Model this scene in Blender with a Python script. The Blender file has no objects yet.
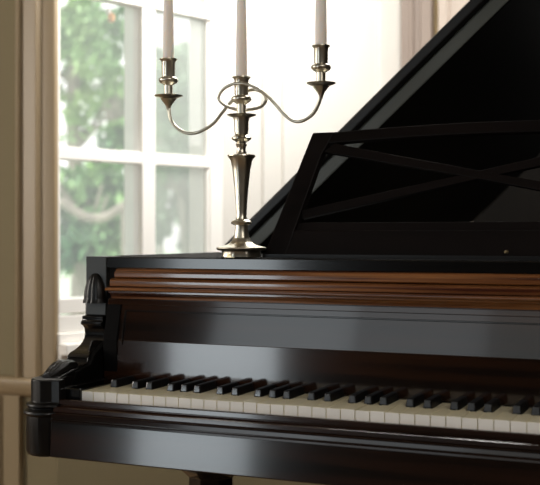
import bpy, bmesh, math, random
from mathutils import Vector, Matrix
random.seed(7)
S = bpy.context.scene
C = S.collection
PI = math.pi

# ------------------------------------------------------------------ camera
TH = math.atan(1055 / 2420)
cam = bpy.data.objects.new('camera', bpy.data.cameras.new('camera'))
C.objects.link(cam)
cam.location = (0.9908, -1.4880, 0.99)
cam.rotation_euler = (PI / 2, 0, TH)
cam.data.sensor_width = 36
cam.data.sensor_fit = 'HORIZONTAL'
cam.data.lens = 1055 / 540 * 36
cam.data.shift_y = -7.5 / 540
cam.data.clip_start = 0.05
cam.data.dof.use_dof = True
cam.data.dof.focus_distance = 1.80
cam.data.dof.aperture_fstop = 5.4
S.camera = cam

# ------------------------------------------------------------------ materials
def mat(name, col, rough=0.5, metal=0.0, coat=0.0, spec=0.5, vary=0.0, scale=(8, 8, 8), col2=None, bump=0.0,
        detail=6.0, emit=None, rvar=0.0, coat_rough=0.05):
    m = bpy.data.materials.new(name); m.use_nodes = True
    nt = m.node_tree; b = nt.nodes['Principled BSDF']
    b.inputs['Roughness'].default_value = rough
    b.inputs['Metallic'].default_value = metal
    b.inputs['Coat Weight'].default_value = coat
    b.inputs['Coat Roughness'].default_value = coat_rough
    b.inputs['Specular IOR Level'].default_value = spec
    tc = nt.nodes.new('ShaderNodeTexCoord'); mp = nt.nodes.new('ShaderNodeMapping')
    mp.inputs['Scale'].default_value = scale
    nt.links.new(tc.outputs['Object'], mp.inputs['Vector'])
    nz = nt.nodes.new('ShaderNodeTexNoise'); nz.inputs['Scale'].default_value = 1.0
    nz.inputs['Detail'].default_value = detail
    nt.links.new(mp.outputs['Vector'], nz.inputs['Vector'])
    rp = nt.nodes.new('ShaderNodeValToRGB')
    c2 = col2 or tuple(c * (1 - vary) for c in col)
    rp.color_ramp.elements[0].position = 0.36; rp.color_ramp.elements[0].color = (*c2, 1)
    rp.color_ramp.elements[1].position = 0.64; rp.color_ramp.elements[1].color = (*col, 1)
    nt.links.new(nz.outputs['Fac'], rp.inputs['Fac'])
    nt.links.new(rp.outputs['Color'], b.inputs['Base Color'])
    if rvar:
        mr = nt.nodes.new('ShaderNodeMapRange')
        mr.inputs['To Min'].default_value = max(0.02, rough - rvar); mr.inputs['To Max'].default_value = rough + rvar
        nt.links.new(nz.outputs['Fac'], mr.inputs['Value']); nt.links.new(mr.outputs['Result'], b.inputs['Roughness'])
    if bump:
        bp = nt.nodes.new('ShaderNodeBump'); bp.inputs['Strength'].default_value = bump
        bp.inputs['Distance'].default_value = 0.002
        nt.links.new(nz.outputs['Fac'], bp.inputs['Height']); nt.links.new(bp.outputs['Normal'], b.inputs['Normal'])
    if emit:
        b.inputs['Emission Color'].default_value = (*emit[:3], 1); b.inputs['Emission Strength'].default_value = emit[3]
    return m

ebony = mat('ebonised_wood', (0.004, 0.0036, 0.0036), 0.14, coat=0.4, coat_rough=0.08, vary=0.4, scale=(3, 30, 60))
ebony_dull = mat('ebonised_wood_worn', (0.006, 0.005, 0.0045), 0.38, spec=0.35, vary=0.4, scale=(3, 30, 60))
ebony_rough = mat('ebonised_top', (0.004, 0.0036, 0.0036), 0.7, spec=0.05, vary=0.3, scale=(3, 20, 20))
rosewood = mat('rosewood', (0.29, 0.115, 0.036), 0.2, coat=1.0, coat_rough=0.08, col2=(0.055, 0.012, 0.004), scale=(2.2, 40, 110), detail=8, rvar=0.05)
darkrose = mat('dark_rosewood', (0.028, 0.010, 0.004), 0.12, coat=0.7, coat_rough=0.07, col2=(0.006, 0.003, 0.002), scale=(1.6, 20, 40), detail=8)
slipwood = mat('keyslip_rosewood', (0.024, 0.010, 0.006), 0.13, coat=0.5, coat_rough=0.08, col2=(0.006, 0.004, 0.003), scale=(1.8, 20, 45), detail=8)
ivory = mat('ivory', (0.88, 0.82, 0.60), 0.32, coat=0.2, col2=(0.80, 0.72, 0.48), scale=(3, 3, 3), detail=2)
ivory_front = mat('ivory_front', (0.95, 0.90, 0.83), 0.4, vary=0.05)
sharp_m = mat('black_key_ebony', (0.005, 0.005, 0.006), 0.42, spec=0.25, vary=0.2)
sharp_front = mat('black_key_polished_sheen_front', (0.05, 0.054, 0.06), 0.25, coat=1.0, vary=0.2)  # polished fronts; grey reflection also painted into the base colour
silver = mat('silver', (0.74, 0.69, 0.57), 0.30, metal=1.0, vary=0.12, scale=(40, 40, 40), rvar=0.05)
wax = mat('candle_wax', (0.92, 0.84, 0.79), 0.55, vary=0.04)
_b = wax.node_tree.nodes['Principled BSDF']; _b.inputs['Subsurface Weight'].default_value = 0.7; _b.inputs['Subsurface Radius'].default_value = (1.0, 0.8, 0.65); _b.inputs['Subsurface Scale'].default_value = 0.03
brass = mat('brass', (0.65, 0.52, 0.3), 0.3, metal=1.0, vary=0.1)
iron = mat('gilded_iron', (0.10, 0.065, 0.025), 0.6, metal=0.3, vary=0.2)
post_m = mat('corner_post_sheen', (0.035, 0.038, 0.038), 0.4, vary=0.3, scale=(6, 6, 20))  # grey reflection on the post face painted into its colour
lid_edge = mat('lid_edge_lit_wood', (0.055, 0.058, 0.048), 0.4, vary=0.35, scale=(4, 20, 20))  # lit grey-green of the front edge painted into the colour
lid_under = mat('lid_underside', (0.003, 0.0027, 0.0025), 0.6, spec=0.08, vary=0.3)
back_shade_m = mat('dark_back_shade', (0.006, 0.005, 0.004), 0.9, spec=0.1, vary=0.3, scale=(30, 30, 1))  # shade behind the lid put into a near-black colour
spruce = mat('spruce', (0.35, 0.2, 0.08), 0.5, col2=(0.22, 0.12, 0.05), scale=(60, 2, 2))
tan_paint = mat('tan_paint', (0.30, 0.222, 0.13), 0.42, vary=0.06, scale=(3, 3, 2))
olive_wall = mat('olive_wall', (0.20, 0.16, 0.085), 0.8, vary=0.08, scale=(3, 3, 2))
dado_m = mat('tan_dado', (0.27, 0.20, 0.11), 0.7, vary=0.08, scale=(3, 3, 2))
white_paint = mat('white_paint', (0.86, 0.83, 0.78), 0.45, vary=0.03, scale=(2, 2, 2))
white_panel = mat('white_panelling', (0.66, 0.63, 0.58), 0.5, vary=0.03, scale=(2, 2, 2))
pink_paint = mat('cream_casing_paint', (0.27, 0.215, 0.18), 0.5, vary=0.05, scale=(3, 3, 1))
pilaster_m = mat('pale_pilaster_paint', (0.42, 0.35, 0.295), 0.5, vary=0.05, scale=(3, 3, 1))
gold_wall = mat('gold_wallpaper', (0.24, 0.17, 0.075), 0.8, vary=0.1)
ceil_m = mat('ceiling_plaster', (0.30, 0.26, 0.21), 0.9, vary=0.03)
room_m = mat('dim_wallpaper', (0.075, 0.06, 0.045), 0.9, vary=0.1)
floor_m = mat('oak_floor', (0.20, 0.12, 0.06), 0.4, col2=(0.12, 0.07, 0.03), scale=(2, 30, 2))
outer_white = mat('outside_paint_faint_glow', (0.86, 0.92, 0.86), 0.6, vary=0.05, emit=(0.80, 0.92, 0.82, 0.12))  # slight emission added to brighten the mullion's outer side
bark = mat('bark', (0.30, 0.27, 0.22), 0.9, vary=0.4, scale=(6, 6, 2))
lawn_m = mat('pale_lawn', (0.42, 0.52, 0.36), 0.9, col2=(0.5, 0.6, 0.46), scale=(.6, .6, .6))
terrace_m = mat('pale_terrace', (0.72, 0.69, 0.66), 0.9, vary=0.05, scale=(1, 1, 1))
orange_m = mat('orange_glass', (0.85, 0.42, 0.14), 0.4, vary=0.1)
white_out = mat('white_outdoor', (0.9, 0.88, 0.84), 0.5, vary=0.02)

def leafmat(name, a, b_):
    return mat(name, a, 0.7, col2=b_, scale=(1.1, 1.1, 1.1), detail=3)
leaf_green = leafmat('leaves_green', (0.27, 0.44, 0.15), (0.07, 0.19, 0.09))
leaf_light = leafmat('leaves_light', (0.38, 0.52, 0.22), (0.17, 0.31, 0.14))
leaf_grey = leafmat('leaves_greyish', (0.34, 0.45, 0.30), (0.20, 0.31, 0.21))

def glass(name, haze, col, emit):  # haze mixes a painted pale glow into the pane, lightening the view
    m = bpy.data.materials.new(name); m.use_nodes = True
    nt = m.node_tree; nt.nodes.clear()
    out = nt.nodes.new('ShaderNodeOutputMaterial'); tr = nt.nodes.new('ShaderNodeBsdfTransparent')
    gl = nt.nodes.new('ShaderNodeBsdfGlossy'); gl.inputs['Roughness'].default_value = 0.02
    df = nt.nodes.new('ShaderNodeBsdfDiffuse'); df.inputs['Color'].default_value = (*col, 1)
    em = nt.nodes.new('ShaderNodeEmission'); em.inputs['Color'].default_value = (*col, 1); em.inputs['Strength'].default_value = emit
    nz = nt.nodes.new('ShaderNodeTexNoise'); nz.inputs['Scale'].default_value = 6
    mr = nt.nodes.new('ShaderNodeMapRange'); mr.inputs['To Min'].default_value = haze * 0.85; mr.inputs['To Max'].default_value = haze * 1.15
    nt.links.new(nz.outputs['Fac'], mr.inputs['Value'])
    ad = nt.nodes.new('ShaderNodeMixShader'); ad.inputs['Fac'].default_value = 0.7
    nt.links.new(df.outputs[0], ad.inputs[1]); nt.links.new(em.outputs[0], ad.inputs[2])
    m1 = nt.nodes.new('ShaderNodeMixShader'); nt.links.new(mr.outputs['Result'], m1.inputs['Fac'])
    nt.links.new(tr.outputs[0], m1.inputs[1]); nt.links.new(ad.outputs[0], m1.inputs[2])
    m2 = nt.nodes.new('ShaderNodeMixShader'); m2.inputs['Fac'].default_value = 0.04
    nt.links.new(m1.outputs[0], m2.inputs[1]); nt.links.new(gl.outputs[0], m2.inputs[2])
    nt.links.new(m2.outputs[0], out.inputs['Surface'])
    return m
pane_faint_haze = glass('window_glass_faint_glow', 0.13, (0.95, 1.0, 0.97), 1.0)  # faint haze glow added over the view
pane_hazy = glass('haze_glow_window_glass', 0.36, (0.88, 0.93, 0.86), 0.70)  # stronger haze glow painted into these panes

# ------------------------------------------------------------------ mesh helpers
def link(name, bm, m, parent=None, smooth=None, bevel=0.0, seg=2, sub=0):
    me = bpy.data.meshes.new(name)
    bmesh.ops.recalc_face_normals(bm, faces=bm.faces[:])
    bm.to_mesh(me); bm.free()
    me.materials.append(m)
    o = bpy.data.objects.new(name, me); C.objects.link(o)
    if parent: o.parent = parent
    if smooth is not None:
        me.polygons.foreach_set('use_smooth', [True] * len(me.polygons))
        try:
            me.set_sharp_from_angle(angle=math.radians(smooth))
        except Exception:
            pass
    if bevel:
        b = o.modifiers.new('bevel', 'BEVEL'); b.width = bevel; b.segments = seg; b.limit_method = 'ANGLE'
        b.angle_limit = math.radians(35)
    if sub:
        s = o.modifiers.new('sub', 'SUBSURF'); s.levels = sub; s.render_levels = sub
    return o

def box(bm, x0, x1, y0, y1, z0, z1):
    v = [bm.verts.new(p) for p in ((x0,y0,z0),(x1,y0,z0),(x1,y1,z0),(x0,y1,z0),(x0,y0,z1),(x1,y0,z1),(x1,y1,z1),(x0,y1,z1))]
    for f in ((0,1,2,3),(4,5,6,7),(0,1,5,4),(1,2,6,5),(2,3,7,6),(3,0,4,7)):
        bm.faces.new([v[i] for i in f])
    return v

def prism(bm, poly, z0, z1, fn=None):
    """extrude 2-D polygon (a,b) from z0 to z1; fn maps (a,b,z)->xyz"""
    fn = fn or (lambda a, b, z: (a, b, z))
    lo = [bm.verts.new(fn(a, b, z0)) for a, b in poly]
    hi = [bm.verts.new(fn(a, b, z1)) for a, b in poly]
    n = len(poly)
    for i in range(n):
        bm.faces.new((lo[i], lo[(i+1) % n], hi[(i+1) % n], hi[i]))
    bm.faces.new(lo[::-1]); bm.faces.new(hi)

def sweep(bm, plan, prof, closed_prof=True):
    """plan: (x,y) polyline walked with its outside on the right; prof: (out,z)"""
    n = len(plan); rings = []
    for i, (x, y) in enumerate(plan):
        ds = []
        if i > 0: ds.append(Vector((x - plan[i-1][0], y - plan[i-1][1])).normalized())
        if i < n - 1: ds.append(Vector((plan[i+1][0] - x, plan[i+1][1] - y)).normalized())
        ns = [Vector((d.y, -d.x)) for d in ds]
        m = ns[0] if len(ns) == 1 else (ns[0] + ns[1]) / max(0.35, 1 + ns[0].dot(ns[1]))
        rings.append([bm.verts.new((x + m.x * o, y + m.y * o, z)) for o, z in prof])
    k = len(prof); lim = k if closed_prof else k - 1
    for i in range(n - 1):
        for j in range(lim):
            bm.faces.new((rings[i][j], rings[i+1][j], rings[i+1][(j+1) % k], rings[i][(j+1) % k]))
    if closed_prof:
        bm.faces.new(rings[0]); bm.faces.new(rings[-1][::-1])

def lathe(bm, prof, c=(0, 0, 0), n=32, lobes=0, amp=0.0):
    rings = []
    for r, z in prof:
        ring = []
        for k in range(n):
            a = 2 * PI * k / n
            rr = r * (1 + (amp * math.cos(lobes * a) if lobes else 0))
            ring.append(bm.verts.new((c[0] + rr * math.cos(a), c[1] + rr * math.sin(a), c[2] + z)))
        rings.append(ring)
    for i in range(len(rings) - 1):
        for k in range(n):
            bm.faces.new((rings[i][k], rings[i][(k+1) % n], rings[i+1][(k+1) % n], rings[i+1][k]))
    bm.faces.new(rings[0][::-1]); bm.faces.new(rings[-1])

def tube(bm, pts, r, n=10):
    pts = [Vector(p) for p in pts]; rings = []
    rs = r if isinstance(r, (list, tuple)) else [r] * len(pts)
    up = Vector((0, 1, 0))
    for i, p in enumerate(pts):
        t = (pts[min(i+1, len(pts)-1)] - pts[max(i-1, 0)]).normalized()
        a = up.cross(t)
        if a.length < 1e-3: a = Vector((1, 0, 0)).cross(t)
        a.normalize(); b = t.cross(a)
        rings.append([bm.verts.new(p + (a * math.cos(2*PI*k/n) + b * math.sin(2*PI*k/n)) * rs[i]) for k in range(n)])
    for i in range(len(rings) - 1):
        for k in range(n):
            bm.faces.new((rings[i][k], rings[i][(k+1) % n], rings[i+1][(k+1) % n], rings[i+1][k]))
    bm.faces.new(rings[0][::-1]); bm.faces.new(rings[-1])

def smoothpath(p, k=5):
    out = []
    P = [Vector(q) for q in p]
    for i in range(len(P) - 1):
        a, b, c, d = P[max(i-1, 0)], P[i], P[i+1], P[min(i+2, len(P)-1)]
        for j in range(k):
            t = j / k
            out.append(0.5 * ((2*b) + (c - a)*t + (2*a - 5*b + 4*c - d)*t*t + (3*b - a - 3*c + d)*t**3))
    out.append(P[-1])
    return out

def empty(name, label=None, cat=None, loc=(0, 0, 0), group=None, parent=None):
    o = bpy.data.objects.new(name, None); C.objects.link(o); o.location = loc
    o.empty_display_size = 0.05
    if label: o['label'] = label
    if cat: o['category'] = cat
    if group: o['group'] = group
    if parent: o.parent = parent
    return o
def tag(o, label, cat, group=None, kind=None):
    o['label'] = label; o['category'] = cat
    if group: o['group'] = group
    if kind: o['kind'] = kind
    return o
def struct(o):
    o['kind'] = 'structure'; return o
def arc(cx, cz, r, a0, a1, n=6):
    return [(cx + r*math.cos(math.radians(a0+(a1-a0)*i/n)), cz + r*math.sin(math.radians(a0+(a1-a0)*i/n))) for i in range(n+1)]

# ================================================================== PIANO
W = 0.0229
KX = -0.0010
XR = 52 * W                     # right end of the keys
XL0, XR0 = -0.095, XR + 0.095   # case width
MID = 0.611
piano = empty('grand_piano', 'dark rosewood and ebonised grand piano with raised lid, carved cheeks and fretwork music desk', 'grand piano', (MID, 0.8, 0))
def PB(): return bmesh.new()
def part(name, bm, m, parent=piano, **k):
    o = link(name, bm, m, parent, **k)
    if parent is piano: o.location = (-MID, -0.8, 0)
    return o

# --- key bed and rim
bm = PB(); box(bm, -0.072, XR + 0.072, -0.005, 0.62, 0.622, 0.700)
part('keybed', bm, ebony_dull, bevel=0.002)
outer = [(XL0, 0.16), (XL0, 1.55), (-0.05, 1.68), (0.08, 1.765), (0.26, 1.78), (0.42, 1.74), (0.56, 1.64), (0.70, 1.48), (0.84, 1.33),
         (0.99, 1.20), (1.13, 1.06), (1.23, 0.90), (1.29, 0.74), (XR0, 0.58), (XR0, 0.16)]
outer = [(x, y if y < 0.6 else 0.60 + (y - 0.60) * 1.42) for x, y in outer]
def offs(poly, d):
    out = []
    n = len(poly)
    for i in range(n):
        p = Vector(poly[i]); ds = []
        if i > 0: ds.append((p - Vector(poly[i-1])).normalized())
        if i < n-1: ds.append((Vector(poly[i+1]) - p).normalized())
        ns = [Vector((q.y, -q.x)) for q in ds]
        m = ns[0] if len(ns) == 1 else (ns[0]+ns[1]) / (1+ns[0].dot(ns[1]))
        out.append(tuple(p + m*d))
    return out
inner = offs(outer, 0.042)
bm = PB()
n = len(outer)
vo = [[bm.verts.new((x, y, z)) for x, y in outer] for z in (0.62, 0.9495)]
vi = [[bm.verts.new((x, y, z)) for x, y in inner] for z in (0.62, 0.9495)]
for i in range(n - 1):
    bm.faces.new((vo[0][i], vo[0][i+1], vo[1][i+1], vo[1][i])); bm.faces.new((vi[0][i], vi[0][i+1], vi[1][i+1], vi[1][i]))
    bm.faces.new((vo[1][i], vo[1][i+1], vi[1][i+1], vi[1][i])); bm.faces.new((vo[0][i], vo[0][i+1], vi[0][i+1], vi[0][i]))
for e in (0, n - 1):
    bm.faces.new((vo[0][e], vo[1][e], vi[1][e], vi[0][e]))
part('rim', bm, ebony, smooth=35, bevel=0.0015)
bm = PB(); prism(bm, [(x, max(y, 0.60)) for x, y in offs(outer, 0.040)], 0.84, 0.852)
part('iron_plate', bm, iron)
bm = PB()
for i in range(60):
    x = 0.02 + i * 0.0195; y1 = 1.62 if x < 0.4 else 1.62 - (x - 0.4) * 1.05
    tube(bm, [(x, 0.66, 0.866), (x + 0.01, y1, 0.866)], 0.0006, 4)
part('strings', bm, silver)['kind'] = 'stuff'

# --- case front fascia (stacked mouldings), swept straight along the case
XA, XB = -0.040, XR + 0.040
def fascia(name, prof, m, x0=XA, x1=XB, base=0.14, bev=0.0008):
    bm = PB(); sweep(bm, [(x0, base), (x1, base)], prof)
    return part(name, bm, m, smooth=(9 if name == 'fallboard' else 24), bevel=0)
fascia('top_band', [(-0.012, 0.9315), (0.0, 0.9315), (0.0, 0.9485), (-0.001, 0.9495), (-0.012, 0.9495)], ebony)
fascia('upper_moulding', [(-0.012, 0.9135), (0.004, 0.9135), (0.0095, 0.9142), (0.0118, 0.9160), (0.0118, 0.9222), (0.0100, 0.9245), (0.0070, 0.9262), (0.006, 0.928), (0.001, 0.9305), (-0.012, 0.9305)], rosewood, x0=-0.017, x1=XR+0.017)
fascia('middle_moulding', [(-0.012, 0.8985), (0.0145, 0.8985), (0.0158, 0.8992), (0.0162, 0.9002), (0.0160, 0.9080), (0.0148, 0.9100), (0.011, 0.9118), (0.006, 0.9128), (-0.012, 0.9128)], rosewood, x0=-0.024, x1=XR+0.024)
fascia('lip_moulding', [(-0.012, 0.8905), (0.019, 0.8905)] + arc(0.0200, 0.8935, 0.003, -80, 80, 6) + [(0.016, 0.8978), (-0.012, 0.8978)], rosewood, x0=-0.030, x1=XR+0.030)
fascia('cove_moulding', [(-0.012, 0.8765), (0.004, 0.8765), (0.0045, 0.8795), (0.007, 0.883), (0.011, 0.8855), (0.0145, 0.887), (0.0145, 0.8900), (-0.012, 0.8900)], rosewood, x0=-0.028, x1=XR+0.028)
bm = PB(); box(bm, XA, XR + 0.040, 0.150, 0.165, 0.8765, 0.9490); part('fascia_board', bm, ebony_rough)
# top boards: fixed front board around the desk and the hinge strip on the spine
bm = PB(); box(bm, -0.0900, XR0 - 0.005, 0.150, 0.598, 0.936, 0.9505)
part('front_top_board', bm, ebony_rough, bevel=0.0015)
bm = PB(); box(bm, XL0, 0.010, 0.600, 1.95, 0.936, 0.9505)
part('hinge_strip', bm, ebony_rough, bevel=0.0015)
bm = PB(); box(bm, 0.192, 0.208, 0.155, 0.178, 0.950, 0.9565)
part('catch_plate', bm, brass, bevel=0.001)['label'] = 'small pale metal catch plate on the case top'

# --- fallboard
def slant(z0, y0, z1, y1, t=0.012):
    return [(-(y0-0.14), z0), (-(y1-0.14), z1), (-(y1-0.14)-t, z1), (-(y0-0.14)-t, z0)]
fall = [(0.0192, 0.7325), (0.0192, 0.8030), (0.0185, 0.8038), (0.0025, 0.8765), (-0.015, 0.8765), (-0.015, 0.7325)]
fb = fascia('fallboard', fall, darkrose, x0=-0.034, x1=XR + 0.034, bev=0)
fyy = lambda z: 0.121 + max(0, z - 0.8035) * 0.226
bm = PB()
for z0, z1, x0, x1 in ((0.866, 0.8755, -0.034, XR + 0.034),):
    prism(bm, [(fyy(z0) - 0.0022, z0), (fyy(z1) - 0.0022, z1), (fyy(z1) + 0.004, z1), (fyy(z0) + 0.004, z0)], x0, x1, lambda a, b, z: (z, a, b))
link('top_rail', bm, darkrose, fb, bevel=0.0008)
for xs in ((-0.034, -0.006), (XR + 0.006, XR + 0.034)):
    bm = PB(); prism(bm, [(0.1215, 0.738), (0.1180, 0.785), (0.1185, 0.8035), (fyy(0.866) - 0.002, 0.866), (0.142, 0.866), (0.130, 0.738)], xs[0], xs[1], lambda a, b, z: (z, a, b))
    link('end_stile', bm, ebony_rough, fb, bevel=0.001)
bm = PB()
za, zb = 0.8545, 0.8568
prism(bm, [(fyy(za) - 0.0018, za), (fyy(zb) - 0.0018, zb), (fyy(zb) + 0.003, zb), (fyy(za) + 0.003, za)], 0.003, XR - 0.003, lambda a, b, z: (z, a, b))
for x in (0.004, XR - 0.004):
    prism(bm, [(0.1200, 0.795), (0.1190, 0.8035), (fyy(za) - 0.0018, za), (fyy(za) + 0.003, za), (0.126, 0.80)], x - 0.0011, x + 0.0011, lambda a, b, z: (z, a, b))
link('bead', bm, ebony, fb, bevel=0.0004)

# --- key slip with its mouldings
slip = [(-0.020, 0.700), (-0.012, 0.7165), (-0.003, 0.7172), (-0.0006, 0.7158), (0.0004, 0.7095), (-0.001, 0.7085), (-0.001, 0.7072), (0.0075, 0.7055),
        (0.0100, 0.7045), (0.0112, 0.6985), (0.0095, 0.6975), (0.0120, 0.6955), (0.0165, 0.6945), (0.0180, 0.6890), (0.0160, 0.6880), (0.0160, 0.6865), (0.0188, 0.6855), (0.0195, 0.6825), (0.0170, 0.6818), (0.0165, 0.6815),
        (0.0200, 0.6265), (0.0185, 0.6245), (0.012, 0.6235), (-0.020, 0.6235)]
bm = PB(); sweep(bm, [(-0.034, -0.022), (XR + 0.034, -0.022)], slip)
part('keyslip', bm, slipwood, smooth=10)

# --- cheeks (arm block, scroll console, carved leaves)
def cheek(side):
    e = empty('cheek', parent=piano); e.location = (-MID, -0.8, 0)
    if side > 0: e.location = (XR - MID, -0.8, 0); e.scale = (-1, 1, 1)
    # moulded block at the end of the arm
    plan = [(-0.094, 0.150), (-0.095, 0.002), (-0.093, -0.012), (-0.084, -0.026), (-0.074, -0.0315), (-0.060, -0.0335), (-0.049, -0.0290), (-0.044, -0.0240), (-0.030, -0.0225)]
    prof = [(-0.02, 0.7485), (-0.0015, 0.7485), (0.0, 0.747), (0.0, 0.7115), (0.002, 0.7095), (0.0065, 0.7080), (0.0080, 0.7050), (0.0060, 0.7020), (0.0035, 0.7005), (0.0065, 0.6985), (0.0115, 0.6960), (0.0125, 0.6925), (0.0105, 0.6895), (0.0075, 0.6880),
            (0.0075, 0.6300), (0.005, 0.6240), (0.002, 0.6215), (-0.02, 0.6215)]
    bm = PB(); sweep(bm, plan, prof)
    # filler top and core
    prism(bm, [(-0.092, 0.0), (-0.086, -0.018), (-0.074, -0.028), (-0.060, -0.030), (-0.046, -0.022), (-0.046, 0.15), (-0.092, 0.15)], 0.625, 0.7480)
    prism(bm, [(-0.048, -0.020), (-0.030, -0.020), (-0.030, 0.15), (-0.048, 0.15)], 0.625, 0.7335)
    link('arm_block', bm, ebony_dull, e, smooth=30, bevel=0.0006)
    # scroll body: side profile (y,z)
    body = [(-0.012, 0.745), (0.008, 0.749), (0.0425, 0.757), (0.069, 0.7615), (0.0878, 0.7635), (0.0905, 0.768), (0.0924, 0.7748), (0.100, 0.780), (0.115, 0.7836), (0.130, 0.789), (0.1416, 0.7965), (0.147, 0.803), (0.1485, 0.8106), (0.147, 0.819),
            (0.1416, 0.8245), (0.1345, 0.8275), (0.1345, 0.8330), (0.139, 0.8345), (0.139, 0.8425), (0.150, 0.8435), (0.150, 0.866), (0.156, 0.90), (0.165, 0.9505), (0.30, 0.9505), (0.30, 0.74), (0.15, 0.74)]
    bm = PB(); prism(bm, body, -0.0935, -0.0485, lambda a, b, z: (z, a, b))
    link('scroll', bm, ebony, e, smooth=32, bevel=0.0022, seg=3)
    # inner cheek panel (beside the keys)
    inn = [(-0.004, 0.70), (-0.004, 0.7335), (0.030, 0.7335), (0.045, 0.754), (0.088, 0.762), (0.10, 0.778), (0.142, 0.80), (0.148, 0.84), (0.150, 0.8905), (0.30, 0.8905), (0.30, 0.70)]
    bm = PB(); prism(bm, inn, -0.0495, -0.0395, lambda a, b, z: (z, a, b))
    link('inner_panel', bm, ebony_rough, e, bevel=0.001)
    bm = PB(); box(bm, -0.0400, -0.0012, -0.003, 0.150, 0.70, 0.7330)
    link('key_block', bm, ebony, e, bevel=0.0016)
    # corner pillar face at the top
    bm = PB(); box(bm, -0.0905, -0.0470, 0.149, 0.200, 0.8445, 0.9508)
    link('corner_post', bm, post_m, e, bevel=0.001)
    # carved leaf cap: a dome with ribs
    bm = PB(); NU, NV = 28, 16; g = []
    for j in range(NV + 1):
        v = j / NV; z = 0.8665 + 0.055 * v
        half = 0.0235 * (1 - v**2.6)**0.5 * (1 - 0.10 * v) if v < 1 else 0.0
        half = max(half, 0.0012)
        yb = 0.1530
        dep = 0.0175 * (1 - v**2.2)**0.5 + 0.0025 if v < 1 else 0.001
        row = []
        for i in range(NU + 1):
            u = -1 + 2 * i / NU
            rib = 0.0016 * abs(math.sin(u * PI * 2.5)) * (1 - 0.6 * v) * (0.6 + 0.4*abs(math.sin(v * PI * 4 + abs(u) * 3)))
            fl = 0.0025 * max(0, 1 - v * 8)
            d = (dep + rib + fl) * (1 - abs(u)**3.2)**0.5 if abs(u) < 1 else 0
            row.append(bm.verts.new((-0.0700 + half * u * (1 + fl * 20), yb - d, z)))
        g.append(row)
    for j in range(NV):
        for i in range(NU):
            bm.faces.new((g[j][i], g[j][i+1], g[j+1][i+1], g[j+1][i]))
    bk = [[bm.verts.new((p.co.x, yb + 0.004, p.co.z)) for p in (r[0], r[-1])] for r in g]
    for j in range(NV):
        bm.faces.new((g[j][0], g[j+1][0], bk[j+1][0], bk[j][0])); bm.faces.new((g[j][-1], g[j+1][-1], bk[j+1][1], bk[j][1]))
    bm.faces.new([p for p in g[0]] + [bk[0][1], bk[0][0]])
    link('carved_leaf', bm, ebony_dull, e, smooth=50)
    # lower leaf lying on the arm
    bm = PB(); g = []
    NU, NV = 20, 16
    for j in range(NV + 1):
        v = j / NV; y = 0.002 + 0.068 * v
        zb = 0.748 + 0.0125 * min(1, v * 1.5)
        half = 0.0195 * (0.35 + 0.65 * math.sin(min(1, v * 1.25 + 0.15) * PI / 2))
        row = []
        for i in range(NU + 1):
            u = -1 + 2 * i / NU
            rib = 0.0022 * abs(math.sin(u * PI * 2.5 + v * 2))
            h = (0.004 + 0.007 * math.sin(v * PI * 0.72) + rib) * (1 - abs(u)**3)**0.5 if abs(u) < 1 else 0
            row.append(bm.verts.new((-0.0735 + half * u, y, zb + h - 0.001)))
        g.append(row)
    for j in range(NV):
        for i in range(NU):
            bm.faces.new((g[j][i], g[j][i+1], g[j+1][i+1], g[j+1][i]))
    bm.faces.new(g[-1]); bm.faces.new(g[0][::-1])
    link('carved_leaf', bm, ebony_dull, e, smooth=50)
cheek(-1); cheek(1)

# --- keys
KZ, KB = 0.730, 0.7035
octv = 'ABCDEFG'
SB = {'A': (0.0042, 1), 'C': (-0.0022, 1), 'D': (0.0022, 1), 'F': (-0.0030, 1), 'G': (0.0, 1)}   # sharp after this natural
sharps = []
for i in range(51):
    nme = octv[i % 7]
    if nme in ('A', 'C', 'D', 'F', 'G'):
        sharps.append((i, KX + (i + 1) * W + {'A': 0.0016, 'C': -0.0022, 'D': 0.0022, 'F': -0.0026, 'G': 0.0}[nme]))
cent = {i: c for i, c in sharps}
for i in range(52):
    x0, x1 = KX + i * W + 0.0005, KX + (i + 1) * W - 0.0005
    L_ = cent.get(i - 1); R_ = cent.get(i)
    xl = x0 if L_ is None else L_ + 0.0076
    xr = x1 if R_ is None else R_ - 0.0076
    poly = [(x0, 0.0), (x1, 0.0), (x1, 0.0585)]
    if xr < x1: poly.append((xr, 0.0585))
    poly += [(xr, 0.1225), (xl, 0.1225)]
    if xl > x0: poly.append((xl, 0.0585))
    poly.append((x0, 0.0585))
    dz = random.uniform(-0.0005, 0.0004)
    bm = PB(); prism(bm, poly, KB, KZ + dz)
    # ivory lip: thin overhang at the front
    bm.faces.ensure_lookup_table()
    o = part('white_key', bm, ivory, bevel=0.0006)
    o.data.materials.append(ivory_front)
    for p in o.data.polygons:
        if p.normal.y < -0.9 and p.center.y < 0.001: p.material_index = 1
for i, c in sharps:
    bm = PB()
    lo = [(-0.0066, 0.0598), (0.0066, 0.0598), (0.0066, 0.1225), (-0.0066, 0.1225)]
    hi = [(-0.0052, 0.0618), (0.0052, 0.0618), (0.0052, 0.1225), (-0.0052, 0.1225)]
    v0 = [bm.verts.new((c + x, y, 0.715)) for x, y in lo]
    v1 = [bm.verts.new((c + x, y, KZ + 0.001)) for x, y in lo]
    v2 = [bm.verts.new((c + x, y, KZ + 0.0122)) for x, y in hi]
    for A, B in ((v0, v1), (v1, v2)):
        for k in range(4): bm.faces.new((A[k], A[(k+1) % 4], B[(k+1) % 4], B[k]))
    bm.faces.new(v0[::-1]); bm.faces.new(v2)
    o = part('black_key', bm, sharp_m, bevel=0.0022, seg=3)
    o.data.materials.append(sharp_front)
    for p in o.data.polygons:
        if p.normal.y < -0.9 and p.center.z > KZ + 0.002: p.material_index = 1

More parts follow.
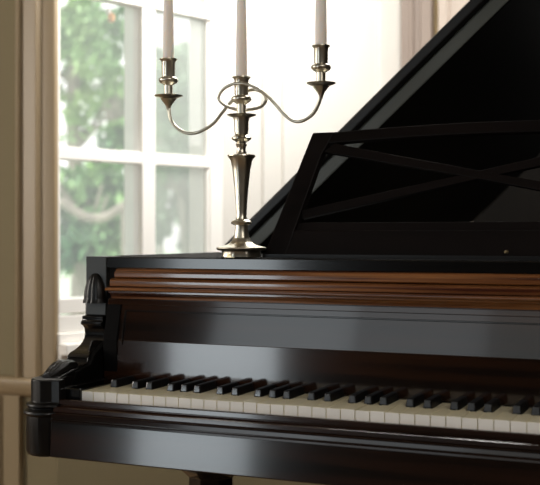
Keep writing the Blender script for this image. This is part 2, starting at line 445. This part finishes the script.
# --- music desk (trapezoid frame with crossed fretwork), leaning back
desk_m = mat('music_desk_wood', (0.0065, 0.004, 0.0035), 0.42, spec=0.10, vary=0.4, scale=(3, 30, 30))
desk = empty('music_desk', parent=piano); desk.location = (0, 0.2 - 0.8, 0.9505)
desk.rotation_euler = (-math.atan2(0.07, 0.225), 0, 0)
def dpart(name, poly, t0=0.0, t1=0.016, m=None, bev=0.0022):
    bm = PB(); prism(bm, [(x - MID, z) for x, z in poly], t0, t1, lambda a, b, y: (a, y, b))
    link(name, bm, m or desk_m, desk, bevel=bev)
H = 0.233
xo = lambda v: 0.2405 + v * 0.289      # outer left edge
wst = 0.034
mir = lambda poly: [(2 * MID - x, z) for x, z in poly]
st = [(xo(0), 0), (xo(0) + 0.042, 0), (xo(0.19) + wst, 0.19), (xo(0.212) + wst + 0.004, 0.212), (xo(H) + 0.040, H), (xo(H), H)]
dpart('stile', st, 0, 0.017); dpart('stile', mir(st), 0, 0.017)
N = 12
top = [(xo(H) + 0.036 + (2*MID - 2*(xo(H) + 0.036)) * i / N, H + 0.008 * math.sin(PI * i / N)) for i in range(N + 1)]
tr = top + [(2*MID - xo(0.212) - wst - 0.002, 0.2115)] + [(x, z - 0.0215) for x, z in reversed(top[1:-1])] + [(xo(0.212) + wst + 0.002, 0.2115)]
dpart('top_rail', tr, 0.001, 0.014)
dpart('bottom_rail', [(0.270, 0.0), (2*MID - 0.270, 0.0), (2*MID - 0.282, 0.0505), (0.282, 0.0505)], 0.001, 0.015)
dpart('bottom_rail', [(0.285, 0.0505), (2*MID - 0.285, 0.0505), (2*MID - 0.29, 0.066), (0.29, 0.066)], 0.006, 0.014, bev=0.001)
b1 = [(0.331, 0.1965), (0.352, 0.2130), (0.365, 0.2085), (MID, 0.1540), (0.9200, 0.0885), (0.9155, 0.0725), (MID, 0.1400)]
dpart('fretwork_bar', b1, 0.003, 0.012, bev=0.001)
b2 = [(2*MID - x, z) for x, z in b1]
dpart('fretwork_bar', b2, 0.0035, 0.0125, bev=0.001)
bm = PB(); box(bm, -0.37, 0.37, 0.0, 0.24, -0.0005, 0.006)
o = link('desk_shelf', bm, ebony_dull, desk); o.rotation_euler = (math.atan2(0.07, 0.225), 0, 0)
bm = PB(); lathe(bm, [(0.002, 0), (0.003, 0.0005), (0.0035, 0.004), (0.0015, 0.006)], n=12)
o = link('glint_bead', bm, brass, desk); o.rotation_euler = (PI/2, 0, 0); o.location = (0.665 - MID, 0.0, 0.012); o['label'] = 'tiny brass bead added as a glint'  # small bead added to give a glint

# --- lid: main board with the front flap folded back on top of it
AL = math.radians(42.0)
lidE = empty('lid', parent=piano); lidE.location = (0.045 - MID, -0.8, 0.9560)
lidE.rotation_euler = (0, -AL, 0)
lo = [(-0.028, 0.60), (1.35, 0.60), (1.35, 0.74), (1.28, 0.92), (1.17, 1.08), (1.02, 1.22), (0.86, 1.36), (0.72, 1.51), (0.57, 1.67), (0.42, 1.765), (0.2, 1.80), (0.05, 1.80), (-0.028, 1.78)]
lo = [(a, 0.60 + (b - 0.60) * 1.42) for a, b in lo]
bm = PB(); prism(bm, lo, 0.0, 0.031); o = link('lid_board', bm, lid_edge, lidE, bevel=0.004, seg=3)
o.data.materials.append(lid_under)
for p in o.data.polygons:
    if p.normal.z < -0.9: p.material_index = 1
bm = PB(); box(bm, -0.048, 1.36, 0.592, 1.04, 0.033, 0.058)
link('folded_front_flap', bm, ebony_dull, lidE, bevel=0.006, seg=3)
bm = PB(); box(bm, -0.030, 1.35, 0.596, 0.606, 0.0305, 0.0335)
link('joint_strip', bm, ebony_rough, lidE)
for y in (0.68, 0.98, 1.3):
    bm = PB(); tube(bm, [(0.030, y, 0.9535), (0.030, y + 0.07, 0.9535)], 0.004, 10); part('hinge', bm, brass)
# prop stick
bm = PB(); tube(bm, [(1.255, 0.76, 0.945), (0.045 + 1.1*math.cos(AL), 0.76, 0.956 + 1.1*math.sin(AL))], 0.009, 10)
part('prop_stick', bm, ebony)

# --- legs and pedal lyre
def leg(x, y):
    bm = PB()
    for a, b, z0, z1 in ((0.062, 0.062, 0.585, 0.622),):
        box(bm, x-a, x+a, y-b, y+b, z0, z1)
    lathe(bm, [(0.050, 0.0), (0.050, 0.01), (0.030, 0.03), (0.028, 0.06), (0.050, 0.12), (0.060, 0.20), (0.054, 0.32), (0.046, 0.44), (0.044, 0.49), (0.060, 0.505), (0.064, 0.525), (0.070, 0.545), (0.078, 0.585)], (x, y, 0.045), n=8)
    o = part('leg', bm, ebony, bevel=0.002)
    bm = PB(); lathe(bm, [(0.012, 0.0), (0.022, 0.004), (0.022, 0.036), (0.010, 0.046)], (x, y, 0.0), n=16)
    c = link('caster', bm, brass, o, smooth=40)
leg(0.090, 0.30); leg(XR - 0.09, 0.30); leg(0.22, 2.05)
bm = PB()
for sx in (-1, 1):
    tube(bm, smoothpath([(MID+sx*0.03, 0.42, 0.62), (MID+sx*0.07, 0.42, 0.52), (MID+sx*0.10, 0.42, 0.38), (MID+sx*0.06, 0.42, 0.2), (MID+sx*0.07, 0.42, 0.12)]), 0.014)
box(bm, MID-0.12, MID+0.12, 0.37, 0.47, 0.08, 0.13)
ly = part('pedal_lyre', bm, ebony, bevel=0.001)
for sx in (-0.04, 0.04):
    bm = PB(); box(bm, MID+sx-0.012, MID+sx+0.012, 0.27, 0.40, 0.065, 0.078); link('pedal', bm, brass, ly, bevel=0.003)

# ================================================================== CANDELABRA
CX, CY, CZ = 0.2046, 0.19, 0.9507
K = 0.00171
# positions below are metres relative to the stem axis, on a plane parallel to the keyboard
cb = empty('candelabra', 'three-branched silver candelabra standing on the piano top beside the music desk', 'candelabra', (CX, CY, CZ))
SC = 1.043                       # size
def zc(py): return (256.3 - py) * K * SC
def rc(w): return w * K * 0.5 * SC
bm = PB(); lathe(bm, [(rc(w), zc(p)) for w, p in ((36, 256.3), (39, 255.5), (38.5, 251), (40, 249.6), (47, 249.2), (50, 247.6), (49, 246.4), (40, 245.4), (30, 244), (24, 242.2), (19, 240), (16.5, 237))], n=64, lobes=8, amp=0.028)
link('base', bm, silver, cb, smooth=35)
bm = PB(); lathe(bm, [(rc(w), zc(p)) for w, p in ((15.5, 238), (14, 233), (12.5, 228), (13, 224.5), (20, 223.5), (21, 221.8), (19, 220.4), (12, 219), (10, 216.5), (10.5, 212), (12, 200), (14.5, 185), (18, 170), (21.5, 161), (26, 158), (28, 156.8), (27.5, 155.6), (20, 155), (11, 154.3), (8.5, 151),
          (9, 148), (11.5, 145.5), (9, 143.2), (14, 141.8), (19.5, 140), (20, 138.6), (15, 137), (12.5, 135.5), (14, 132), (14.5, 122), (16.5, 119), (17.5, 117.5), (15, 116.6), (9, 115.5))], n=40, lobes=8, amp=0.018)
link('stem', bm, silver, cb, smooth=35)
def nozzle(x, y, z, s, parent, arm=True):
    """candle socket whose rim is at height z above the base; s scales px sizes"""
    q = lambda w, d: (w * K * 0.5 * s, z - d * K * s)
    e = empty('candle_socket', parent=parent, loc=(x, y, 0))
    bm = PB(); lathe(bm, [q(9, 37.5), q(9, 27), q(13, 25.6), q(17.5, 24.4), q(19.6, 22.8), q(20, 21.6), q(19.4, 20.4), q(17, 19.2), q(13, 18.4), q(13.5, 17), q(14, 3.5), q(16, 1.6), q(18.5, 0.8), q(18.2, 0), q(12.0, 0), q(11.5, 2), q(11.5, 8), q(2, 8)], n=32)
    link('cup', bm, silver, e, smooth=40)
    bm = PB(); lathe(bm, [q(8, 40.6), q(20, 39.6), q(28, 38.0), q(29, 37.2), q(27.5, 37.6), q(14, 38.6), q(8, 38)], n=40, lobes=12, amp=0.02)
    link('drip_pan', bm, silver, e, smooth=40)
    if arm:
        bm = PB(); lathe(bm, [q(3.2, 53), q(5, 49), q(9, 45.5), q(14, 42.5), q(17, 40.8), q(8, 39.5)], n=24, lobes=6, amp=0.05)
        link('calyx', bm, silver, e, smooth=40)
zoff = -CZ
LA = [(0.0977,1.2104),(0.1000,1.1929),(0.1085,1.1787),(0.1242,1.1677),(0.1398,1.1637),(0.1591,1.1664),(0.182,1.1791),(0.1984,1.199),(0.2142,1.2170),(0.2347,1.2310),(0.2569,1.2340),(0.2734,1.2250),(0.2762,1.2135),(0.2679,1.2039),(0.2496,1.2000),(0.2410,1.1995)]
RA = [(0.3796,1.218),(0.3752,1.202),(0.3647,1.1861),(0.3471,1.1763),(0.3294,1.1778),(0.3124,1.1908),(0.2934,1.2126),(0.2789,1.2267),(0.2599,1.2378),(0.2422,1.2421),(0.2254,1.2414),(0.2085,1.2339),(0.1991,1.2208),(0.2067,1.2096),(0.2254,1.2010),(0.2325,1.2000)]
def armpts(pts, sgn):
    out = []
    n = len(pts)
    for i, (x, z) in enumerate(pts):
        t = i / (n - 1)
        dy = sgn * 0.014 * math.sin(PI * max(0, min(1, (t - 0.35) / 0.65)))
        out.append(((x - 0.2366) * SC, dy, (z - 0.9547) * SC + 0.0035))
    return out
for pts, sgn in ((LA, 1), (RA, -1)):
    bm = PB(); pp = smoothpath(armpts(pts, sgn), 6)
    tube(bm, pp, [0.0029 * SC * (1 - 0.12 * i / len(pp)) for i in range(len(pp))], 12)
    link('arm', bm, silver, cb, smooth=60)
zL, zR, zM = (1.2981 - 0.9547) * SC, (1.3011 - 0.9547) * SC, (1.2585 - 0.9547) * SC
xL, xR = (0.0967 - 0.2366) * SC, (0.3796 - 0.2366) * SC
nozzle(xL, 0, zL, 1.04, cb); nozzle(xR, 0, zR, 1.0, cb); nozzle(0, 0, zM, SC, cb, arm=False)
for x, z, lab in ((xL, zL, 'white taper candle in the left socket of the candelabra'), (0, zM, 'white taper candle in the middle, lowest socket of the candelabra'), (xR, zR, 'white taper candle in the right socket of the candelabra, nearest the lid')):
    e = empty('candle', lab, 'candle', (CX + x, CY, CZ + z - 0.0125), 'taper candles in the candelabra')
    bm = PB(); r0 = 0.0101
    lathe(bm, [(r0 * 0.86, 0.0), (r0 * 0.97, 0.013), (r0, 0.02), (r0 * 0.93, 0.08), (r0 * 0.80, 0.15), (r0 * 0.66, 0.22), (r0 * 0.5, 0.265), (r0 * 0.2, 0.280)], n=24)
    link('wax_body', bm, wax, e, smooth=50)
    bm = PB(); tube(bm, [(0, 0, 0.278), (0.0005, 0, 0.285), (0.001, 0, 0.291)], 0.0008, 6); link('wick', bm, ebony_rough, e)

# ================================================================== ROOM
PX, PY = -0.889, 1.2
dn = math.hypot(0.36, 0.933); DX, DY = 0.36 / dn, 0.933 / dn       # along the window wall
NX, NY = -DY, DX                                                      # towards outdoors
ROOMY, ROOMX, BACK = -4.0, 3.2, 2.80
sC = (BACK - PY) / DY                                                 # corner position along the window wall
def WP(s, o): return (PX + DX*s + NX*o, PY + DY*s + NY*o)
def wbox(bm, s0, s1, o0, o1, z0, z1):
    prism(bm, [WP(s0, o0), WP(s1, o0), WP(s1, o1), WP(s0, o1)], z0, z1)
CH = 2.9
bm = PB(); box(bm, -3.3, 3.3, ROOMY - 0.1, 3.0, -0.1, 0.0); struct(link('floor', bm, floor_m))
bm = PB(); box(bm, -3.3, 3.3, ROOMY - 0.1, 3.0, CH, CH + 0.1); struct(link('ceiling', bm, ceil_m))
bm = PB(); prism(bm, [(-3.2, PY), (PX, PY), (PX - 0.015, PY + 0.012), (-1.06, PY + 0.12), (-3.2, PY + 0.12)], 0, CH); wl = struct(link('wall_left', bm, olive_wall))
bm = PB(); box(bm, -3.3, -3.2, ROOMY, PY + 0.12, 0, CH); struct(link('wall_far_left', bm, room_m))
bm = PB(); box(bm, 3.2, 3.3, ROOMY, BACK + 0.1, 0, CH); struct(link('wall_right', bm, room_m))
bm = PB(); box(bm, -3.3, 3.3, ROOMY - 0.1, ROOMY, 0, CH); struct(link('wall_rear', bm, room_m))
bm = PB(); box(bm, WP(sC, 0)[0] + 0.30, 3.2, BACK - 0.015, BACK - 0.001, 0, CH); struct(link('wall_back_shade_sheet', bm, back_shade_m))  # near-black sheet added for the shade beneath the lid
bm = PB(); box(bm, WP(sC, 0)[0] - 0.12, 3.2, BACK, BACK + 0.1, 0, CH); struct(link('wall_back', bm, gold_wall))
# window wall: below the opening, above it, and the white panelled part to its right
WS1 = 0.690; WZ0, WZ1 = 0.660, 2.55
bm = PB(); wbox(bm, 0.0, sC + 0.05, 0.0, 0.12, 0, 0.50); struct(link('wall_window_lower', bm, olive_wall))
bm = PB(); wbox(bm, 0.0, WS1, 0.0, 0.12, 0.50, WZ0); wbox(bm, 0.0, WS1, 0.0, 0.12, WZ1, CH)
struct(link('wall_window', bm, white_paint, bevel=0.002))
bm = PB()
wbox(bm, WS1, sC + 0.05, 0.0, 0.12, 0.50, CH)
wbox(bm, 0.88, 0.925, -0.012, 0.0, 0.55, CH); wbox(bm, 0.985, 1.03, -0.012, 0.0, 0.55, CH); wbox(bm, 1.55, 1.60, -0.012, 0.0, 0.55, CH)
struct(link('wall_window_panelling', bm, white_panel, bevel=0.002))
bm = PB(); wbox(bm, 0.0, WS1 + 0.03, -0.05, 0.10, 0.625, 0.660); wbox(bm, 0.0, WS1, -0.018, 0.0, 0.58, 0.625)
struct(link('trim_window_sill', bm, white_paint, bevel=0.004))

win = struct(empty('window_1'))
def wpart(name, lst, m, bev=0.003, o0=0.0, o1=0.05):
    bm = PB()
    for q in lst:
        s0, s1, z0, z1 = q[:4]; a, b = (q[4], q[5]) if len(q) > 4 else (o0, o1)
        wbox(bm, s0, s1, a, b, z0, z1)
    return link(name, bm, m, win, bevel=bev)
wpart('window_frame', [(0.0, 0.012, WZ0, WZ1), (0.630, WS1, WZ0, WZ1), (0.0, WS1, WZ0, 0.690, -0.012, 0.10), (0.0, WS1, 0.690, 0.742), (0.0, WS1, 0.748, 0.795), (0.0, WS1, 2.48, WZ1)], white_paint)
wpart('window_frame', [(0.618, 0.630, 0.79, WZ1, 0.006, 0.10)], white_paint)
wpart('mullion', [(0.330, 0.386, 0.70, WZ1)], white_paint)
wpart('outer_mullion', [(0.334, 0.382, 0.70, WZ1, 0.05, 0.104)], outer_white)['label'] = 'pale grey outer face of the mullion, brightened by added glow'
wpart('transom', [(0.0, 0.64, 1.222, 1.262)], white_paint, o0=0.002, o1=0.045)
wpart('transom', [(0.0, 0.64, 1.736, 1.780)], white_paint, o0=-0.004, o1=0.045)
wpart('transom', [(0.0, 0.64, 2.13, 2.16)], white_paint, o0=0.002, o1=0.045)
for z0, z1 in ((0.79, 1.225), (1.26, 1.738), (1.778, 2.49)):
    wpart('pane', [(0.010, 0.333, z0, z1)], pane_faint_haze, bev=0, o0=0.022, o1=0.0225)
    wpart('pane', [(0.384, 0.634, z0, z1)], pane_hazy, bev=0, o0=0.022, o1=0.0225)
# left casing with beads, chair rail, dado
bm = PB()
cas = [(-1.022, 0.0), (-1.022, -0.030), (-1.016, -0.034), (-1.010, -0.030), (-1.006, -0.018), (-0.952, -0.022), (-0.949, -0.030), (-0.944, -0.032), (-0.940, -0.024), (-0.936, -0.016), (-0.900, -0.016), (-0.890, -0.012), (-0.887, -0.004), (-0.887, 0.004), (-0.90, 0.006), (-0.90, 0.0)]
prism(bm, [(x, PY + y) for x, y in cas], 0.54, CH)
struct(link('trim_casing_left', bm, tan_paint, smooth=35, bevel=0.001))
bm = PB(); sweep(bm, [(-3.2, PY - 0.001), (-0.990, PY - 0.001), (-0.887, PY - 0.001), (-0.887, PY + 0.12)][:3],
      [(0, 0.492), (0.018, 0.494), (0.030, 0.503), (0.040, 0.520), (0.046, 0.536), (0.044, 0.546), (0.030, 0.552), (0.0, 0.554)])
struct(link('trim_chair_rail', bm, tan_paint, smooth=40))
bm = PB(); box(bm, -3.2, -1.015, PY - 0.02, PY + 0.01, 0, 0.495); box(bm, -1.080, -1.076, PY - 0.024, PY, 0, 0.49)
box(bm, -3.2, -1.085, PY - 0.026, PY, 0.0, 0.495)
struct(link('trim_dado', bm, dado_m, bevel=0.003))
# back wall casings
XC = WP(sC, 0)[0]
bm = PB()
pil = [(XC, 0), (XC, -0.02), (XC+0.035, -0.02), (XC+0.042, -0.032), (XC+0.052, -0.032), (XC+0.056, -0.012), (XC+0.080, -0.012), (XC+0.088, -0.03), (XC+0.132, -0.034), (XC+0.138, -0.02), (XC+0.138, 0)]
prism(bm, [(x, BACK + y) for x, y in pil], 0, CH)
struct(link('trim_casing_back', bm, pink_paint, smooth=30))
bm = PB()
pil = [(XC+0.166, 0), (XC+0.166, -0.05), (XC+0.170, -0.055), (XC+0.205, -0.055), (XC+0.215, -0.03), (XC+0.30, -0.03), (XC+0.30, 0)]
prism(bm, [(x, BACK + y) for x, y in pil], 0, CH)
struct(link('trim_pilaster_back', bm, pilaster_m, smooth=30))

# ================================================================== OUTDOORS
CAMP = Vector((0.9908, -1.488))
def out(px, dist):          # a place outdoors, given its bearing
    a = (px - 270) / 1055
    d = Vector((a*math.cos(TH) - math.sin(TH), a*math.sin(TH) + math.cos(TH)))
    p = CAMP + d * dist
    return p.x, p.y
bm = PB(); v = [bm.verts.new(p) for p in ((-60, 3.2, -0.35), (10, 3.2, -0.35), (10, 80, -0.35), (-60, 80, -0.35))]; bm.faces.new(v)
tag(link('lawn', bm, lawn_m), 'pale sunlit lawn beyond the window under the trees', 'lawn', kind='stuff')
def tree(px, dist, zc_, rx, rz, m, label, n=2600, leaf=0.10, seed=1, trunk=True, group='trees outside the window'):
    rnd = random.Random(seed)
    x, y = out(px, dist)
    t = empty('tree', label, 'tree', (x, y, -0.35), group)
    bm = PB(); lumps = [(rnd.gauss(0, rx*0.45), rnd.gauss(0, rx*0.45), zc_ + 0.35 + rnd.uniform(-rz, rz)*0.75, rnd.uniform(0.28, 0.5)*rx) for _ in range(22)]
    for _ in range(n):
        lx, ly, lz, lr = rnd.choice(lumps)
        d = Vector((rnd.gauss(0, 1), rnd.gauss(0, 1), rnd.gauss(0, 1))).normalized() * lr * rnd.uniform(0.6, 1.05)
        p = Vector((lx, ly, lz)) + d
        q = Matrix.Rotation(rnd.uniform(0, 6.28), 3, 'Z') @ Matrix.Rotation(rnd.uniform(-1.2, 1.2), 3, 'X')
        s = leaf * rnd.uniform(0.6, 1.3)
        vs = [bm.verts.new(p + q @ Vector(c)) for c in ((-s*0.5, 0, 0), (0, -s, 0), (s*0.5, 0, 0), (0, s, 0))]
        bm.faces.new(vs)
    link('foliage', bm, m, t)
    bm = PB(); top_ = zc_ + 0.35
    tube(bm, smoothpath([(0, 0, 0), (0.03, 0, top_*0.4), (-0.05, 0, top_*0.8), (0.0, 0, top_ + rz*0.3)]), 0.09, 8)
    for k in range(5):
        a = rnd.uniform(0, 6.28); h = top_ * rnd.uniform(0.7, 1.1)
        tube(bm, smoothpath([(0, 0, h), (rx*0.4*math.cos(a), rx*0.4*math.sin(a), h + 0.15), (rx*0.8*math.cos(a), rx*0.8*math.sin(a), h + 0.5)]), [0.05 - 0.0035*i for i in range(11)], 6)
    link('trunk', bm, bark, t)
tree(76, 13.5, 3.15, 0.62, 1.05, leaf_light, 'light green leafy tree in the upper left window pane', seed=3, n=1500)
tree(114, 16.6, 2.95, 0.68, 1.9, leaf_green, 'mid green tree behind, filling the right half of the left panes', seed=5, n=4200)
tree(84, 11.6, 1.20, 0.62, 0.62, leaf_green, 'dark green bush low in the left window pane', seed=8, n=2600)
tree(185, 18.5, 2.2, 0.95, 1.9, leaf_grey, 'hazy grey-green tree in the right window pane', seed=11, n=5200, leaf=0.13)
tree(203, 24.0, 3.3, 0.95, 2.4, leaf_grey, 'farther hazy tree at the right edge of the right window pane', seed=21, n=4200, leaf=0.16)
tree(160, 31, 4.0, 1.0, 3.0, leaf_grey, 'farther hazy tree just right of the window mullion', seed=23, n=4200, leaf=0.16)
# pale bare branch across the lower pane
bx_, by_ = out(60, 10.2); ex_, ey_ = out(126, 10.2)
bm = PB(); tube(bm, smoothpath([(bx_, by_, 1.33), ((2*bx_+ex_)/3, (2*by_+ey_)/3, 1.18), ((bx_+2*ex_)/3, (by_+2*ey_)/3, 1.16), (ex_, ey_, 1.29)]), 0.045, 8)
tube(bm, [(ex_, ey_, 1.32), (ex_+0.02, ey_, -0.35)], 0.05, 8)
tag(link('branch', bm, bark), 'pale curved bare branch crossing the lower left pane', 'branch')
ox, oy = WP(0.355, 0.20)
e = empty('hanging_ornament', 'small white and orange ornament hanging outside the upper left pane', 'ornament', (ox, oy, 1.742))
bm = PB(); lathe(bm, [(0.003, -0.026), (0.012, -0.020), (0.013, 0.0), (0.004, 0.008)], n=12); link('glass_body', bm, orange_m, e, smooth=40)
bm = PB(); lathe(bm, [(0.003, 0.0), (0.010, 0.006), (0.008, 0.02), (0.001, 0.03)], (-0.010, 0, 0), n=12); link('cap', bm, white_out, e, smooth=40)
bm = PB(); tube(bm, [(0, 0, 0.01), (0, 0, 0.9)], 0.0006, 4); link('thread', bm, white_out, e)

# ================================================================== LIGHT
w = bpy.data.worlds.new('sky'); S.world = w; w.use_nodes = True
nt = w.node_tree; bg = nt.nodes['Background']
sky = nt.nodes.new('ShaderNodeTexSky'); sky.sky_type = 'HOSEK_WILKIE'; sky.turbidity = 8; sky.sun_direction = (-0.2, -0.5, 0.84)
mx = nt.nodes.new('ShaderNodeMix'); mx.data_type = 'RGBA'; mx.inputs[0].default_value = 0.8
nt.links.new(sky.outputs[0], mx.inputs[6]); mx.inputs[7].default_value = (1.0, 0.99, 0.95, 1)
nt.links.new(mx.outputs[2], bg.inputs['Color']); bg.inputs['Strength'].default_value = 2.6

def area(name, loc, target, sx, sy, power, col=(1, 1, 1)):
    l = bpy.data.lights.new(name, 'AREA'); l.shape = 'RECTANGLE'; l.size = sx; l.size_y = sy; l.energy = power; l.color = col
    o = bpy.data.objects.new(name, l); C.objects.link(o); o.location = loc
    d = Vector(target) - Vector(loc); o.rotation_euler = d.to_track_quat('-Z', 'Z').to_euler() if abs(d.x)+abs(d.y) < 1e-6 else d.to_track_quat('-Z', 'Y').to_euler()
    return o
# daylight from the tall windows in the wall behind the camera, left and centre
area('rear_window_light', (-1.80, ROOMY + 0.05, 0.78), (-1.80, 0, 0.78), 0.72, 1.45, 18, (0.86, 0.95, 1.0))
area('rear_window_light_middle', (-1.50, ROOMY + 0.05, 2.15), (-1.50, 0, 2.15), 0.95, 1.0, 5.2, (0.86, 0.95, 1.0))
area('rear_window_light_right', (-0.62, ROOMY + 0.05, 2.15), (-0.62, 0, 2.15), 0.75, 1.0, 2.4, (0.88, 0.96, 1.0))
area('rear_window_light_far_right', (0.15, ROOMY + 0.05, 2.15), (0.15, 0, 2.15), 0.75, 1.0, 1.3, (0.92, 0.97, 0.95))
# added fill lamps, unseen, washing the white panelling and window frames
area('corner_fill_light', (0.6, 2.45, 2.0), (-0.6, 1.95, 1.5), 0.5, 1.2, 9, (1.0, 0.97, 0.92))
area('bay_fill_light', (0.05, 1.45, 2.5), (-0.85, 1.5, 1.1), 0.9, 0.9, 60, (1.0, 0.98, 0.94))
area('side_fill_light', (-3.1, -0.9, 1.5), (-0.9, 0.9, 1.1), 1.2, 1.8, 86, (1.0, 0.93, 0.84))  # added fill from the left, brightening casing, keys and candles; no window there
# added warm fill high on the right, to brighten candles and keys
area('right_fill_light', (2.3, -2.2, 2.7), (0.3, 0.2, 0.8), 1.5, 1.5, 42, (1.0, 0.94, 0.87))
sun = bpy.data.lights.new('sun', 'SUN'); sun.energy = 4.0; sun.angle = 0.1; so = bpy.data.objects.new('sun', sun); C.objects.link(so)
so.rotation_euler = (math.radians(40), 0, math.radians(-30))

S.view_settings.view_transform = 'Standard'
S.view_settings.look = 'None'
S.view_settings.exposure = 0.0
S.cycles.use_denoising = True
S.cycles.max_bounces = 8
S.cycles.transparent_max_bounces = 12
S.cycles.sample_clamp_indirect = 4
